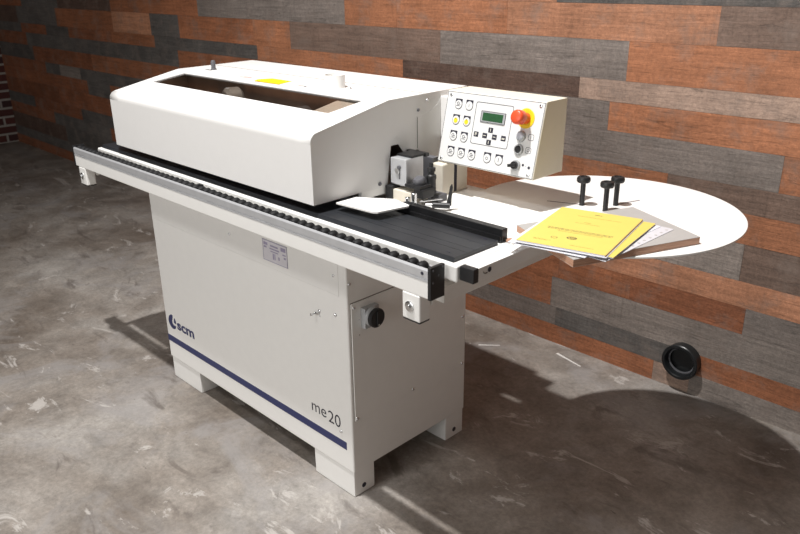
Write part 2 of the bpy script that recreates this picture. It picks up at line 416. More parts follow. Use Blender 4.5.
# seams and access panels
bm = bmesh.new()
for x0, x1, z0, z1 in ((1.0735, 1.0748, .675, .79), (.02, 1.0748, .6745, .6752)):
    box(bm, x0, x1, -.0005, .001, z0, z1)
box(bm, .02, 1.075, -.0012, .001, .676, .84)
front = link('upper_front_panel', bm, 'paint', cab)
bm = bmesh.new(); box(bm, LX-.001, LX+.0035, .012, .509, .274, .657, .0008, 1)
sp = link('side_access_panel', bm, 'paint', cab)
bm = bmesh.new(); box(bm, LX-.001, LX+.0008, .0105, .5105, .2725, .6595)
link('panel_gap', bm, 'seam', sp)
def screw(parent, x, y, z, ax, r=.0052, nm='screw', mat='chrome'):
    b2 = bmesh.new(); lathe(b2, [(0, 0), (r, 0), (r, r*.25), (r*.7, r*.6), (0, r*.75)], (x, y, z), ax, 14)
    return link(nm, b2, mat, parent, smooth=40)
for y_, z_ in ((.022, .643), (.020, .282), (.258, .281), (.497, .281), (.495, .456), (.497, .643)): screw(sp, LX+.003, y_, z_, (1, 0, 0))
for y_, z_ in ((.011, .719), (.04, .602), (.04, .553)): screw(cab, LX, y_, z_, (1, 0, 0))
for x_, z_ in ((.536, .735), (1.056, .733)): screw(cab, x_, -.001, z_, (0, -1, 0), .0045)
for x_, z_, r_ in ((.983, .601, .0055), (1.056, .612, .006), (1.057, .222, .0055), (.983, .585, .003)):
    screw(cab, x_, 0, z_, (0, -1, 0), r_)
bm = bmesh.new(); cyl(bm, .0028, .018, (.966, -.018, .590), (0, 1, 0), 12, .0006); cyl(bm, .0045, .005, (.966, -.020, .590), (0, 1, 0), 12, .001)
box(bm, .966, .984, -.005, -.001, .590, .595)
link('latch_pin', bm, 'chrome', cab, smooth=40)
# rotary main switch on the side
bm = bmesh.new(); box(bm, LX+.003, LX+.022, .046, .102, .573, .637, .003, 2)
sw = link('main_switch', bm, 'bezel', mach, 'grey and black rotary main switch', smooth=40)
bm = bmesh.new(); cyl(bm, .0295, .014, (LX+.021, .072, .609), (1, 0, 0), 40, .002)
link('switch_collar', bm, 'bezel', sw, smooth=40)
bm = bmesh.new(); cyl(bm, .029, .014, (LX+.034, .072, .609), (1, 0, 0), 40, .003)
box(bm, LX+.047, LX+.052, .067, .077, .586, .632, .002)
link('switch_dial', bm, 'black', sw, 'black rotary dial', smooth=40)
bm = bmesh.new(); box(bm, LX+.0512, LX+.0526, .0705, .0735, .588, .592)
link('dial_mark', bm, 'cream', sw)

# worktop, apron box, support arm
bm = bmesh.new(); box(bm, -.285, 1.545, -.043, .505, .8628, T, .005, 3)
wt = link('worktop', bm, 'paint', mach, smooth=40)
bm = bmesh.new(); box(bm, 1.36, 1.45, .022, .49, .762, .8625, .003); box(bm, LX-.002, 1.37, .06, .48, .80, .8625)
link('support_bracket', bm, 'paint', mach, smooth=40)
bm = bmesh.new(); box(bm, .0, 1.100, -.0585, -.030, .836, .8630)  # added hidden strip, stops ceiling light leaking through the rail gap onto the cabinet
link('rail_gap_blocker', bm, 'paint', mach)
bm = bmesh.new(); box(bm, 1.034, 1.034+.072, .464, .58, 1.05, 1.172, .003)  # added box, closes the notch in the floor shadow between hood and panel
link('panel_shadow_filler', bm, 'hood', mach, smooth=40)
bm = bmesh.new(); box(bm, -.24, -.16, .06, .49, .80, .8625, .003); box(bm, -.17, .002, .08, .45, .82, .8625)
link('support_bracket', bm, 'paint', mach, smooth=40)
# extension bar at the outfeed end
bm = bmesh.new(); box(bm, 1.547, 1.587, -.018, .62, .8705, T, .003, 2)
bar = link('extension_bar', bm, 'paint', mach, smooth=40)
bm = bmesh.new(); box(bm, 1.5465, 1.5875, -.036, -.0175, .870, T+.0005, .002, 2)
link('end_cap', bm, 'black', bar, 'black plastic end cap', smooth=40)
bm = bmesh.new()
cyl(bm, .0062, .0015, (1.5865, .021, .891), (1, 0, 0), 18)
link('slot_hole', bm, 'ink', bar)
bm = bmesh.new(); tube(bm, [(1.588, -.002, .892), (1.588, .001, .887), (1.588, .006, .885), (1.588, .012, .886)], .0012, 6)
link('slot_edge', bm, 'seam', bar)

# black feed track with fence
bm = bmesh.new()
prism(bm, [(-.030, T), (-.026, .9155), (.132, .9155), (.132, T)], -.27, 1.523)
for y_ in (.018, .044, .088):
    box(bm, -.27, 1.523, y_, y_+.0012, .9152, .9159)
tr = link('feed_track', bm, 'track', mach, 'matt black feed track')
for x_, y_ in ((1.485, -.008), (1.492, -.008), (1.475, .085), (1.490, .120), (1.497, .120), (1.480, .120)):
    bm = bmesh.new(); cyl(bm, .003, .0008, (x_, y_, .9152), (0, 0, 1), 12)
    link('track_screw', bm, 'ink', tr)
bm = bmesh.new(); box(bm, 1.178, 1.522, .150, .171, T, .938, .001, 1)
box(bm, 1.0, 1.520, .144, .150, .905, .921)
link('fence', bm, 'anod', mach, 'black anodised guide fence')
bm = bmesh.new(); box(bm, 1.528, 1.536, .158, .175, .908, .913); cyl(bm, .003, .02, (1.527, .166, .911), (1, 0, 0), 10)
link('fence_stud', bm, 'board_edge', mach)

# front roller rail
YB = -.100
bm = bmesh.new(); box(bm, -.372, 1.510, YB, -.058, .830, .872, .003, 2)
rail = link('roller_rail', bm, 'paint', mach, 'long front rail with black rollers', smooth=40)
bm = bmesh.new()
prism(bm, [(-.1005, .8715), (-.1005, .8765), (-.0985, .8765), (-.0985, .8800), (-.1005, .8800), (-.1005, .8985), (-.0975, .9030), (-.0955, .9030), (-.0955, .880), (-.0655, .880), (-.0655, .896), (-.0600, .896), (-.0600, .8715)], -.372, 1.510)
link('aluminium_profile', bm, 'alu', rail, 'brushed aluminium profile')
for x0, x1 in ((1.509, 1.519), (-.378, -.371)):
    bm = bmesh.new(); box(bm, x0, x1, -.102, -.054, .829, .909, .002, 2)
    ec = link('rail_end_cap', bm, 'black', rail, 'black end cap', smooth=40)
    if x0 > 1:
        for y_, z_ in ((-.094, .901), (-.062, .903), (-.076, .886), (-.094, .872)):
            screw(ec, x1-.0005, y_, z_, (1, 0, 0), .0028, 'cap_screw', 'greyplastic')
rol = None
for i in range(59):
    x_ = -.352+i*.0315
    if rol is None:
        bm = bmesh.new()
        lathe(bm, [(0, -.0125), (.009, -.0125), (.0125, -.008), (.0135, 0), (.0125, .008), (.009, .0125), (0, .0125)], (0, 0, 0), (0, 1, 0), 18)
        rol = link('roller', bm, 'rubber', rail, smooth=50); rol.location = (x_, -.081, .8965)
    else:
        c = rol.copy(); COL.objects.link(c); c.parent = rail; c.location = (x_, -.081, .8965)
bm = bmesh.new(); cyl(bm, .0042, .002, (1.492, -.1015, .8905), (0, 1, 0), 14)
link('rail_hole', bm, 'ink', rail)
bm = bmesh.new(); box(bm, .505, .527, -.0765, -.0695, .904, .9125, .001)
link('rail_clip', bm, 'black', rail)
for xb in (1.427, -.349):
    bm = bmesh.new(); box(bm, xb, xb+.057, -.101, -.064, .762, .8305, .004, 3)
    cb = link('clamp_block', bm, 'paint', rail, 'white clamp block under the rail', smooth=40)
    bm = bmesh.new(); box(bm, xb+.001, xb+.056, -.100, -.065, .7585, .7635, .002)
    link('block_base', bm, 'black', cb)
    bm = bmesh.new(); lathe(bm, [(0, 0), (.0135, 0), (.0135, .003), (.011, .0045), (.006, .0045), (.006, .009), (0, .009)], (xb+.0255, -.1008, .797), (0, -1, 0), 24)
    link('clamp_bolt', bm, 'chrome', cb, 'round steel bolt', smooth=40)
    bm = bmesh.new(); box(bm, xb+.03, xb+.05, -.066, .07, .803, .823); box(bm, xb+.02, xb+.056, -.058, -.048, .795, .829, .001)
    link('rail_arm', bm, 'paint', rail)

# hood
HX0, HX1 = -.117, 1.034
WX0, WX1, WY0, WY1 = -.045, .948, .103, .216
def slope_z(y): return 1.129+(y+.0385)*.0555/.2785
prof = [(-.0385, .940), (-.0385, 1.105)]
cx_, cz_, r_ = -.0385+.026, 1.105, .026
for i in range(1, 8):
    a = math.pi-(math.pi/2-.197)*i/7
    prof.append((cx_+r_*math.cos(a), 1.1075+r_*math.sin(a)))
shift = slope_z(prof[-1][0])-prof[-1][1]
prof += [(WY0, slope_z(WY0)), (WY1, slope_z(WY1)), (.234, slope_z(.234)), (.246, 1.1855), (.42, 1.1872), (.585, 1.189), (.592, 1.182), (.592, .915)]
bm = bmesh.new(); xs = [HX0, WX0, WX1, HX1]
grid = [[bm.verts.new((x_, y_, z_)) for x_ in xs] for y_, z_ in prof]
wi = [i for i, q in enumerate(prof) if abs(q[0]-WY0) < 1e-6][0]
for i in range(len(prof)-1):
    for j in range(3):
        if i == wi and j == 1: continue
        bm.faces.new((grid[i][j], grid[i][j+1], grid[i+1][j+1], grid[i+1][j]))
# slant the window's ends a little, as the real opening
for j, dx in ((1, (-.012, .020)), (2, (-.008, .012))):
    grid[wi][j].co.x += dx[0]; grid[wi+1][j].co.x += dx[1]
# left side full, right side with the working cut-out
bm.faces.new([grid[i][0] for i in range(len(prof))])
cut = [(.592, .915), (.47, .915), (.47, .978), (.438, .974), (.366, 1.026), (.305, 1.029), (.284, 1.055), (.253, 1.055), (.236, .938), (.136, .9405)]
side = [grid[i][3] for i in range(len(prof)-1)]+[grid[-1][3]]+[bm.verts.new((HX1, y_, z_)) for y_, z_ in cut[1:]]
bm.faces.new(side)
bmesh.ops.recalc_face_normals(bm, faces=bm.faces[:])
bmesh.ops.triangulate(bm, faces=[f for f in bm.faces if len(f.verts) > 4])
hood = link('hood', bm, 'hood', mach, 'large white sheet metal hood')
for pl in hood.data.polygons:
    pl.use_smooth = 1.1055 < pl.center.z < 1.140 and abs(pl.normal.x) < .5 and pl.center.y < -.01
sm = hood.modifiers.new('sheet', 'SOLIDIFY'); sm.thickness = .003; sm.offset = -1
# window
bm = bmesh.new()
vv = [(WX0-.018, WY0-.005), (WX1-.002, WY0-.005), (WX1+.018, WY1+.005), (WX0+.018, WY1+.005)]
A = [bm.verts.new((x_, y_, slope_z(y_)-.0035)) for x_, y_ in vv]; B = [bm.verts.new((x_, y_, slope_z(y_)-.0065)) for x_, y_ in vv]
bm.faces.new(A); bm.faces.new(B[::-1])
for i in range(4): bm.faces.new((A[i], B[i], B[(i+1) % 4], A[(i+1) % 4]))
link('window_pane', bm, 'window', hood, 'dark tinted inspection window')
# machinery under the hood
bm = bmesh.new(); box(bm, -.09, 1.0, .03, .56, .965, .985); box(bm, -.09, 1.0, .262, .27, .985, 1.165)
box(bm, -.085, .22, .20, .262, .985, 1.10, .004); box(bm, .46, .60, .17, .262, .985, 1.11, .006)
inner = link('inner_chassis', bm, 'interior', mach)
bm = bmesh.new(); cyl(bm, .040, .06, (.335, .155, 1.125), (.2, 1, 0), 30, .01); tube(bm, [(.335, .16, 1.08), (.335, .16, .98)], .022)
link('motor', bm, 'zinc', mach, smooth=40)
bm = bmesh.new(); cyl(bm, .014, .02, (.27, .15, 1.12), (0, 1, .3), 20, .002); tube(bm, [(.27, .16, 1.12), (.24, .2, 1.13), (.20, .22, 1.10)], .006)
link('motor_cable', bm, 'black', mach, smooth=40)
bm = bmesh.new(); cyl(bm, .034, .07, (.70, .15, 1.105), (0, 1, 0), 24, .004)
link('feed_wheel', bm, 'greyplastic', mach, smooth=40)
bm = bmesh.new(); prism(bm, [(.125, 1.0), (.125, 1.150), (.215, 1.168), (.258, 1.168), (.258, 1.0)], .845, .925)
prism(bm, [(.14, 1.0), (.14, 1.12), (.20, 1.14), (.20, 1.0)], .78, .848)
link('inner_bracket', bm, 'paint', mach)

# things on the hood top
bm = bmesh.new(); lathe(bm, [(0, 0), (.011, 0), (.011, .004), (.008, .006), (.008, .018), (.009, .020), (.009, .029), (.006, .035), (0, .036)], (.022, .315, 1.1855), (0, 0, 1), 18)
box(bm, -.006, .03, .296, .303, 1.1855, 1.187)
link('hood_latch', bm, 'greyplastic', hood, 'small metal latch knob', smooth=40)
bm = bmesh.new(); lathe(bm, [(.033, 0), (.033, .040), (.0305, .040), (.0305, .004), (0, .004)], (.728, .310, 1.1850), (0, 0, 1), 36)
link('dust_outlet', bm, 'paint', hood, 'short white round dust outlet', smooth=40)
screw(hood, .790, .318, 1.187, (0, 0, 1), .0055, 'outlet_screw')
def flat(name, mat, pts, z0, h, parent, label=None):
    b2 = bmesh.new(); prism(b2, pts, z0, z0+h, 'z'); return link(name, b2, mat, parent, label)
flat('warning_label', 'yellow_label', [(.385, .262), (.40, .235), (.535, .238), (.512, .306), (.405, .306)], 1.1861, .0009, hood, 'yellow warning label')
flat('marking', 'pink_print', [(.27, .262), (.335, .262), (.335, .268), (.27, .268)], 1.1864, .0005, hood)
flat('marking', 'pink_print', [(.28, .276), (.325, .276), (.325, .280), (.28, .280)], 1.1864, .0005, hood)
flat('marking', 'pink_print', [(.600, .262), (.630, .262), (.630, .267), (.600, .267)], 1.1864, .0005, hood)
flat('marking', 'ink', [(.640, .256), (.648, .256), (.648, .262), (.640, .262)], 1.1864, .0006, hood)
bm = bmesh.new(); box(bm, HX0+.02, HX1-.005, .398, .3995, 1.1865, 1.1878)
link('hood_seam', bm, 'seam', hood)
# raised cover plate on the hood's right side
bm = bmesh.new()
prism(bm, [(.362, 1.030), (.362, 1.124), (.385, 1.128), (.420, 1.134), (.45, 1.150), (.470, 1.176), (.60, 1.18), (.60, .965), (.455, .965), (.438, .974), (.4, 1.0)], HX1+.0005, HX1+.0014)
cp = link('side_cover_plate', bm, 'hood', mach)
bm = bmesh.new(); box(bm, HX1+.001, HX1+.0020, .3615, .3626, 1.03, 1.122)
link('cover_seam', bm, 'seam', cp)
screw(mach, HX1+.001, .366, 1.143, (1, 0, 0), .0048, 'hood_bolt', 'greyplastic')
screw(mach, HX1+.001, .405, 1.168, (1, 0, 0), .0045, 'hood_bolt')
screw(mach, HX1+.001, .205, .952, (1, 0, 0), .0060, 'hood_bolt', 'greyplastic')
# inner plate seen below the side of the hood
bm = bmesh.new(); box(bm, 1.020, 1.031, .136, .231, .918, .99)
link('inner_plate', bm, 'paint', mach)
bm = bmesh.new(); cyl(bm, .022, .03, (.985, .105, .925), (0, 1, 0), 20, .002); cyl(bm, .022, .03, (.93, .105, .925), (0, 1, 0), 20, .002)
box(bm, .90, 1.015, .10, .15, .932, .962, .002)
link('pressure_wheels', bm, 'greyplastic', mach, smooth=40)

# white pressure plate over the track
bm = bmesh.new(); prism(bm, [(1.050, .026), (1.185, .036), (1.197, .044), (1.217, .136), (1.212, .145), (1.142, .158), (1.05, .10)], .9340, .9385, 'z')
o = link('entry_plate', bm, 'laminate', mach, 'small white plate')

# trimming unit in the gap
bm = bmesh.new(); box(bm, 1.050, 1.107, .240, .312, .949, 1.028, .002, 2)
tb = link('trimming_unit', bm, 'zinc', mach, 'bright zinc trimming unit', smooth=40)
bm = bmesh.new(); box(bm, 1.047, 1.109, .238, .246, .952, 1.027, .001)
link('unit_face', bm, 'alu', tb)
bm = bmesh.new(); prism(bm, [(1.050, 1.0285), (1.050, 1.0345), (1.109, 1.0345), (1.109, 1.0285)], .262, .320, 'y'); box(bm, 1.035, 1.112, .316, .33, 1.024, 1.034)
link('unit_lid', bm, 'anod', tb)
bm = bmesh.new(); box(bm, 1.0805, 1.0855, .2365, .239, .968, 1.006, .001); cyl(bm, .006, .006, (1.083, .2385, 1.003), (0, -1, 0), 14, .001)
link('adjuster_slot', bm, 'greyplastic', tb)
bm = bmesh.new(); cyl(bm, .009, .005, (1.076, .2385, .992), (0, -1, 0), 20, .001)
link('adjuster_disc', bm, 'chrome', tb, smooth=40)
bm = bmesh.new(); box(bm, 1.060, 1.137, .232, .300, T, .937, .003, 2)
link('unit_base', bm, 'column', mach, smooth=40)
bm = bmesh.new(); box(bm, 1.036, 1.062, .224, .262, .906, .946, .004, 2)
link('guard_block', bm, 'black', mach, smooth=40)
bm = bmesh.new(); box(bm, 1.108, 1.168, .232, .282, .951, .961, .002); box(bm, 1.140, 1.176, .236, .285, .925, .952, .003)
link('clamp_arm', bm, 'black', mach, smooth=40)
bm = bmesh.new(); lathe(bm, [(0, 0), (.016, 0), (.018, .004), (.018, .012), (.014, .017), (0, .018)], (1.140, .262, .962), (0, -.3, 1), 24)
link('adjuster_knob', bm, 'greyplastic', mach, smooth=40)
bm = bmesh.new()
lathe(bm, [(0, 0), (.015, 0), (.015, .006), (.013, .008), (.013, .040), (.0145, .042), (.0145, .052), (.009, .056), (.009, .062), (.012, .064), (.012, .074), (.006, .076), (.006, .088), (0, .089)], (1.160, .288, .932), (0, 0, 1), 24)
link('adjuster_cylinder', bm, 'black', mach, smooth=40)
bm = bmesh.new(); box(bm, 1.05, 1.18, .300, .335, .905, .925, .002); box(bm, 1.036, 1.094, .365, .39, .905, 1.01, .002)
link('unit_carrier', bm, 'greyplastic', mach)
bm = bmesh.new(); cyl(bm, .0085, .038, (1.163, .214, .910), (0, 0, 1), 20, .0015); cyl(bm, .011, .006, (1.160, .214, .904), (0, 0, 1), 20, .001)
cyl(bm, .0075, .022, (1.142, .210, .910), (0, 0, 1), 16, .001)
link('steel_spindle', bm, 'chrome', mach, smooth=40)
bm = bmesh.new(); tube(bm, [(1.172, .228, .922), (1.205, .285, .924)], .0022, 8); tube(bm, [(1.165, .206, .910), (1.20, .215, .910)], .004, 8)
link('steel_rod', bm, 'chrome', mach, smooth=40)
# clamping lever
bm = bmesh.new(); tube(bm, [(1.213, .236, .9185), (1.254, .262, .9185)], .0082, 14)
tube(bm, [(1.2465, .266, .918), (1.2475, .268, .936), (1.2495, .270, .954), (1.252, .270, .970)], [.0075, .0058, .0048, .0044], 12)
tube(bm, [(1.252, .270, .970), (1.2535, .270, .978)], [.0044, .0015], 12)
link('clamping_lever', bm, 'black', mach, smooth=50)
bm = bmesh.new(); cyl(bm, .005, .020, (1.196, .227, .918), (1, .5, 0), 14, .001)
link('lever_screw', bm, 'chrome', mach, smooth=40)
# column carrying the panel
bm = bmesh.new(); box(bm, 1.098, 1.141, .356, .472, T, .998, .006, 3)
co = link('panel_column', bm, 'column', mach, smooth=40)
bm = bmesh.new(); box(bm, 1.1402, 1.1418, .408, .420, .908, .997)
link('column_slot', bm, 'ink', co)

# control panel
PT = math.radians(13.2)
PO = Vector((1.100, .4255, 1.201)); PU = Vector((math.cos(.007), math.sin(.007), 0)); PB = Vector((-math.sin(.007), math.cos(.007), 0))
PD = Vector((0, 0, -1))*math.cos(PT)-PB*math.sin(PT); PN = PD.cross(PU).normalized()
if PN.y > 0: PN = -PN
PW, PH = .341, .207
def pp(u, v, n=0.0): return PO+PU*u+PD*v+PN*n
PM = Matrix((PU, -PD, PN)).transposed().to_4x4(); PM.translation = PO      # x right, y up, z out
bm = bmesh.new()
dpt, dbt = .096, .092+PH*math.sin(PT)
c0 = [PO, PO+PU*PW, PO+PU*PW+PD*PH, PO+PD*PH]
c1 = [c0[0]+PB*dpt, c0[1]+PB*dpt, c0[2]+PB*dbt, c0[3]+PB*dbt]
A = [bm.verts.new(q) for q in c0]; B = [bm.verts.new(q) for q in c1]
bm.faces.new(A); bm.faces.new(B[::-1])
for i in range(4): bm.faces.new((A[i], B[i], B[(i+1) % 4], A[(i+1) % 4]))
bmesh.ops.bevel(bm, geom=bm.edges[:], offset=.0025, segments=2, profile=.5, affect='EDGES')
cpn = link('control_panel', bm, 'panel_paint', mach, 'box shaped control panel with keypad and red stop button', smooth=40)
def pbox(bm, u0, u1, v0, v1, n0, n1, bev=0, mi=0):
    t = bmesh.new(); box(t, u0, u1, -v1, -v0, n0, n1, bev, 2, mi); merge(bm, t, PM)
def pcyl(bm, u, v, n0, prof, n=24, sx=1.0, mi=0):
    t = bmesh.new(); lathe(t, prof, (u, -v, n0), (0, 0, 1), n, mi, sx); merge(bm, t, PM)
bm = bmesh.new(); pbox(bm, .002, PW-.002, .002, PH-.002, -.001, .0015, .0006)
link('front_plate', bm, 'panel_white', cpn, 'white keypad plate')
bm = bmesh.new()
for a in ((.003, PW-.003, .003, .0041), (.003, PW-.003, PH-.0041, PH-.003), (.003, .0041, .003, PH-.003), (PW-.0041, PW-.003, .003, PH-.003)):
    pbox(bm, *a, .001, .0018)
def ring_rect(bm, u0, u1, v0, v1, w, n0, n1, r=.008):
    def rr(u0, u1, v0, v1, r):
        L_ = []
        for cx, cy, a0 in ((u1-r, -v0-r, 0), (u0+r, -v0-r, 90), (u0+r, -v1+r, 180), (u1-r, -v1+r, 270)):
            for k in range(5):
                a = math.radians(a0+22.5*k); L_.append((cx+r*math.cos(a), cy+r*math.sin(a)))
        return L_
    o_, i_ = rr(u0, u1, v0, v1, r), rr(u0+w, u1-w, v0+w, v1-w, r-w*.5)
    t = bmesh.new(); n = len(o_)
    vo = [t.verts.new((a, b_, n1)) for a, b_ in o_]; vi = [t.verts.new((a, b_, n1)) for a, b_ in i_]
    vo2 = [t.verts.new((a, b_, n0)) for a, b_ in o_]; vi2 = [t.verts.new((a, b_, n0)) for a, b_ in i_]
    for k in range(n):
        j = (k+1) % n
        t.faces.new((vo[k], vo[j], vi[j], vi[k])); t.faces.new((vo2[k], vi2[k], vi2[j], vo2[j]))
        t.faces.new((vo[k], vo2[k], vo2[j], vo[j])); t.faces.new((vi[k], vi[j], vi2[j], vi2[k]))
    merge(bm, t, PM)
ring_rect(bm, .1120, .2410, .0220, .1385, .0014, .001, .0019, .006)
link('printed_frame', bm, 'ink', cpn)
bm = bmesh.new(); pbox(bm, .1355, .2190, .0450, .0752, .001, .0032, .001); dsp = link('display', bm, 'bezel', cpn, 'small green text display')
bm = bmesh.new(); ring_rect(bm, .1350, .2195, .0445, .0757, .0010, .001, .0036, .002); link('display_frame', bm, 'ink', cpn)
bm = bmesh.new(); pbox(bm, .1420, .2118, .0492, .0710, .002, .0038); link('display_screen', bm, 'lcd', cpn, 'green screen')
# membrane keys
def key(u, v, sym):
    b2 = bmesh.new()
    pbox(b2, u-.0125, u+.0125, v-.0150, v-.001, .001, .0021, .001, 0)
    pcyl(b2, u, v+.001, .001, [(0, 0), (.0134, 0), (.0134, .0013), (0, .0013)], 28, 1.0, 0)
    pcyl(b2, u, v+.001, .001, [(0, 0), (.0120, 0), (.0120, .0018), (.010, .0022), (0, .0022)], 28, 1.0, 1)
    if sym == 'yellow':
        pcyl(b2, u, v+.002, .0030, [(0, 0), (.0072, 0), (.0072, .0006), (0, .0006)], 20, 1.0, 2)
        pbox(b2, u-.001, u+.001, v-.006, v-.002, .0036, .0040, 0, 0)
    elif sym == 'blank':
        pbox(b2, u-.0006, u+.0006, v-.003, v+.005, .0031, .0034, 0, 0)
    elif sym == 'i':
        pbox(b2, u-.0008, u+.0008, v-.005, v+.006, .0031, .0034, 0, 0)
    elif sym == 'o':
        pcyl(b2, u, v+.001, .0031, [(.0042, 0), (.0042, .0004), (.0030, .0004), (.0030, 0)], 16, 1.0, 0)
    else:
        pcyl(b2, u-.001, v-.002, .0031, [(.0045, 0), (.0045, .0004), (.0030, .0004), (.0030, 0)], 14, 1.0, 0)
        pbox(b2, u-.007, u+.006, v+.004, v+.0055, .0031, .0035, 0, 0)
        pbox(b2, u+.001, u+.0075, v-.0005, v+.001, .0031, .0035, 0, 0)
    link('key', b2, ['ink', 'panel_white', 'yellow'], cpn, 'yellow symbol key' if sym == 'yellow' else None)
for u, v, s_ in ((.048, .036, 'sym'), (.0875, .036, 'blank'), (.0475, .0805, 'yellow'), (.087, .0805, 'yellow'), (.047, .1262, 'sym'), (.0865, .1262, 'sym'),
                 (.0465, .1716, 'sym'), (.0855, .1716, 'sym'), (.1243, .1716, 'sym'), (.1800, .1705, 'o'), (.2206, .1705, 'i')):
    key(u, v, s_)
for u, v, s_ in ((.1765, .0943, 'v'), (.1590, .1114, 'h'), (.1926, .1114, 'h'), (.1760, .1281, 'v'), (.1281, .1110, 'P'), (.2234, .1110, 'q')):
    b2 = bmesh.new(); pbox(b2, u-.0080, u+.0080, v-.0070, v+.0070, .001, .0026, .001, 0)
    if s_ == 'v': pbox(b2, u-.0008, u+.0008, v-.004, v+.004, .0026, .0029, 0, 1)
    elif s_ == 'h': pbox(b2, u-.0045, u+.0045, v-.0008, v+.0008, .0026, .0029, 0, 1)
    elif s_ == 'P':
        pbox(b2, u-.003, u-.0012, v-.0045, v+.0045, .0026, .0029, 0, 1); pbox(b2, u-.003, u+.003, v-.0045, v-.003, .0026, .0029, 0, 1)
        pbox(b2, u-.003, u+.003, v-.0006, v+.0008, .0026, .0029, 0, 1); pbox(b2, u+.0016, u+.003, v-.0045, v+.0008, .0026, .0029, 0, 1)
    else: pbox(b2, u-.005, u+.005, v-.0008, v+.0008, .0026, .0029, 0, 1); pbox(b2, u-.005, u+.005, v+.002, v+.0032, .0026, .0029, 0, 1)
    link('arrow_key' if s_ in 'vh' else 'function_key', b2, ['ink', 'cream'], cpn)
# emergency stop
bm = bmesh.new(); pcyl(bm, .2857, .0490, .0012, [(0, 0), (.0268, 0), (.0268, .0015), (.026, .002), (0, .002)], 40)
link('emergency_stop_plate', bm, 'yellow', cpn, 'round yellow backing plate')
bm = bmesh.new()
pcyl(bm, .2857, .0490, .003, [(0, 0), (.0150, 0), (.0150, .016), (.0165, .018), (.0165, .020), (.0190, .023), (.0195, .040), (.018, .045), (.014, .048), (0, .049)], 40)
link('emergency_stop_button', bm, 'red', cpn, 'red mushroom stop button', smooth=40)
for u, v, m1, nm, lb in ((.2805, .0968, 'lens', 'indicator_lamp', 'pale grey lamp'), (.2805, .1322, 'black', 'start_button', 'black push button')):
    b2 = bmesh.new(); pcyl(b2, u, v, .001, [(0, 0), (.0148, 0), (.0148, .003), (.0135, .006), (.0120, .007), (.0105, .0070), (.0105, .006), (0, .006)], 32)
    k_ = link(nm, b2, 'bezel', cpn, lb, smooth=40)
    b2 = bmesh.new(); pcyl(b2, u, v, .004, [(0, 0), (.0102, 0), (.0102, .0055 if m1 == 'lens' else .003), (.008, .007 if m1 == 'lens' else .0035), (0, .0075 if m1 == 'lens' else .0035)], 28)
    link(nm+'_cap', b2, m1, cpn, smooth=40)
bm = bmesh.new(); pcyl(bm, .2800, .1752, .001, [(0, 0), (.0148, 0), (.0148, .003), (.0130, .0065), (0, .0065)], 32)
link('selector_switch', bm, 'bezel', cpn, 'black knob selector switch', smooth=40)
bm = bmesh.new(); pcyl(bm, .2800, .1752, .007, [(0, 0), (.0105, 0), (.0100, .008), (0, .009)], 28)
t = bmesh.new(); box(t, -.0155, .009, -.0042, .0042, .007, .021, .002); merge(bm, t, PM @ Matrix.Translation((.2795, -.1760, 0)) @ Matrix.Rotation(math.radians(12), 4, 'Z'))
link('selector_knob', bm, 'black', cpn, smooth=40)
bm = bmesh.new()
ring_rect(bm, .3030, .3205, .0880, .1045, .0010, .001, .0019, .004); ring_rect(bm, .3015, .3190, .1230, .1395, .0010, .001, .0019, .004)
pbox(bm, .3112, .3122, .0925, .1000, .001, .0019); pcyl(bm, .3102, .1313, .001, [(.004, 0), (.004, .0009), (.003, .0009), (.003, 0)], 16)
pcyl(bm, .3020, .1712, .001, [(0, 0), (.0035, 0), (.0035, .0009), (0, .0009)], 14)
pbox(bm, .3085, .3120, .1725, .1733, .001, .0018)
pcyl(bm, .3220, .1755, .001, [(0, 0), (.0040, 0), (.0040, .0009), (0, .0009)], 14)
link('printed_symbols', bm, 'ink', cpn)
for u, v in ((.0160, .0125), (.3250, .0125), (.0150, .1960), (.3235, .1960)):
    b2 = bmesh.new(); pcyl(b2, u, v, .001, [(0, 0), (.0048, 0), (.0048, .0012), (.0035, .0024), (0, .0026)], 16)
    link('panel_screw', b2, 'chrome', cpn, smooth=40)
bm = bmesh.new(); t = bmesh.new(); cyl(t, .0032, .004, (0, 0, 0), (-1, 0, 0), 12); merge(bm, t, Matrix.Translation(tuple(PO+PD*.09+PB*.025)))
link('panel_hinge_screw', bm, 'ink', cpn)

# ------------------------------------------------------------------ round coil table on the outfeed end
CX, CY, CR = 1.561, .541, .367
rt = thing('round_table', 'thin white round table beside the worktop, holding black pegs and manuals', 'table', (CX, CY, T))
bm = bmesh.new(); lathe(bm, [(0, .0003), (CR-.0008, .0003), (CR, .0012), (CR, .0044), (CR-.0008, .0052), (0, .0052)], (CX, CY, T), (0, 0, 1), 128)
top = local(link('table_top', bm, 'laminate', None, smooth=30), rt)
ZT = T+.0052
def slot(p0, p1, w):
    b2 = bmesh.new(); d = (Vector(p1)-Vector(p0)).normalized(); n_ = Vector((-d.y, d.x))*w
    prism(b2, [(p0[0]+n_.x, p0[1]+n_.y), (p1[0]+n_.x, p1[1]+n_.y), (p1[0]-n_.x, p1[1]-n_.y), (p0[0]-n_.x, p0[1]-n_.y)], ZT-.0006, ZT+.0004, 'z')
    local(link('peg_slot', b2, 'slot'), rt)
slot((1.405, .508), (1.492, .540), .0022)
slot((1.568, .615), (1.593, .690), .0022)
slot((1.580, .530), (1.66, .49), .0022)
for k, (x_, y_) in enumerate(((1.499, .539), (1.574, .536), (1.568, .601))):
    b2 = bmesh.new()
    lathe(b2, [(0, 0), (.0078, 0), (.0070, .003), (.0070, .062), (.0085, .064), (.0165, .066), (.0188, .070), (.0188, .0765), (.0165, .081), (.0095, .0825), (.009, .080), (0, .0798)], (x_, y_, ZT), (0, 0, 1), 28)
    local(link('peg', b2, 'black', None, smooth=45), rt)
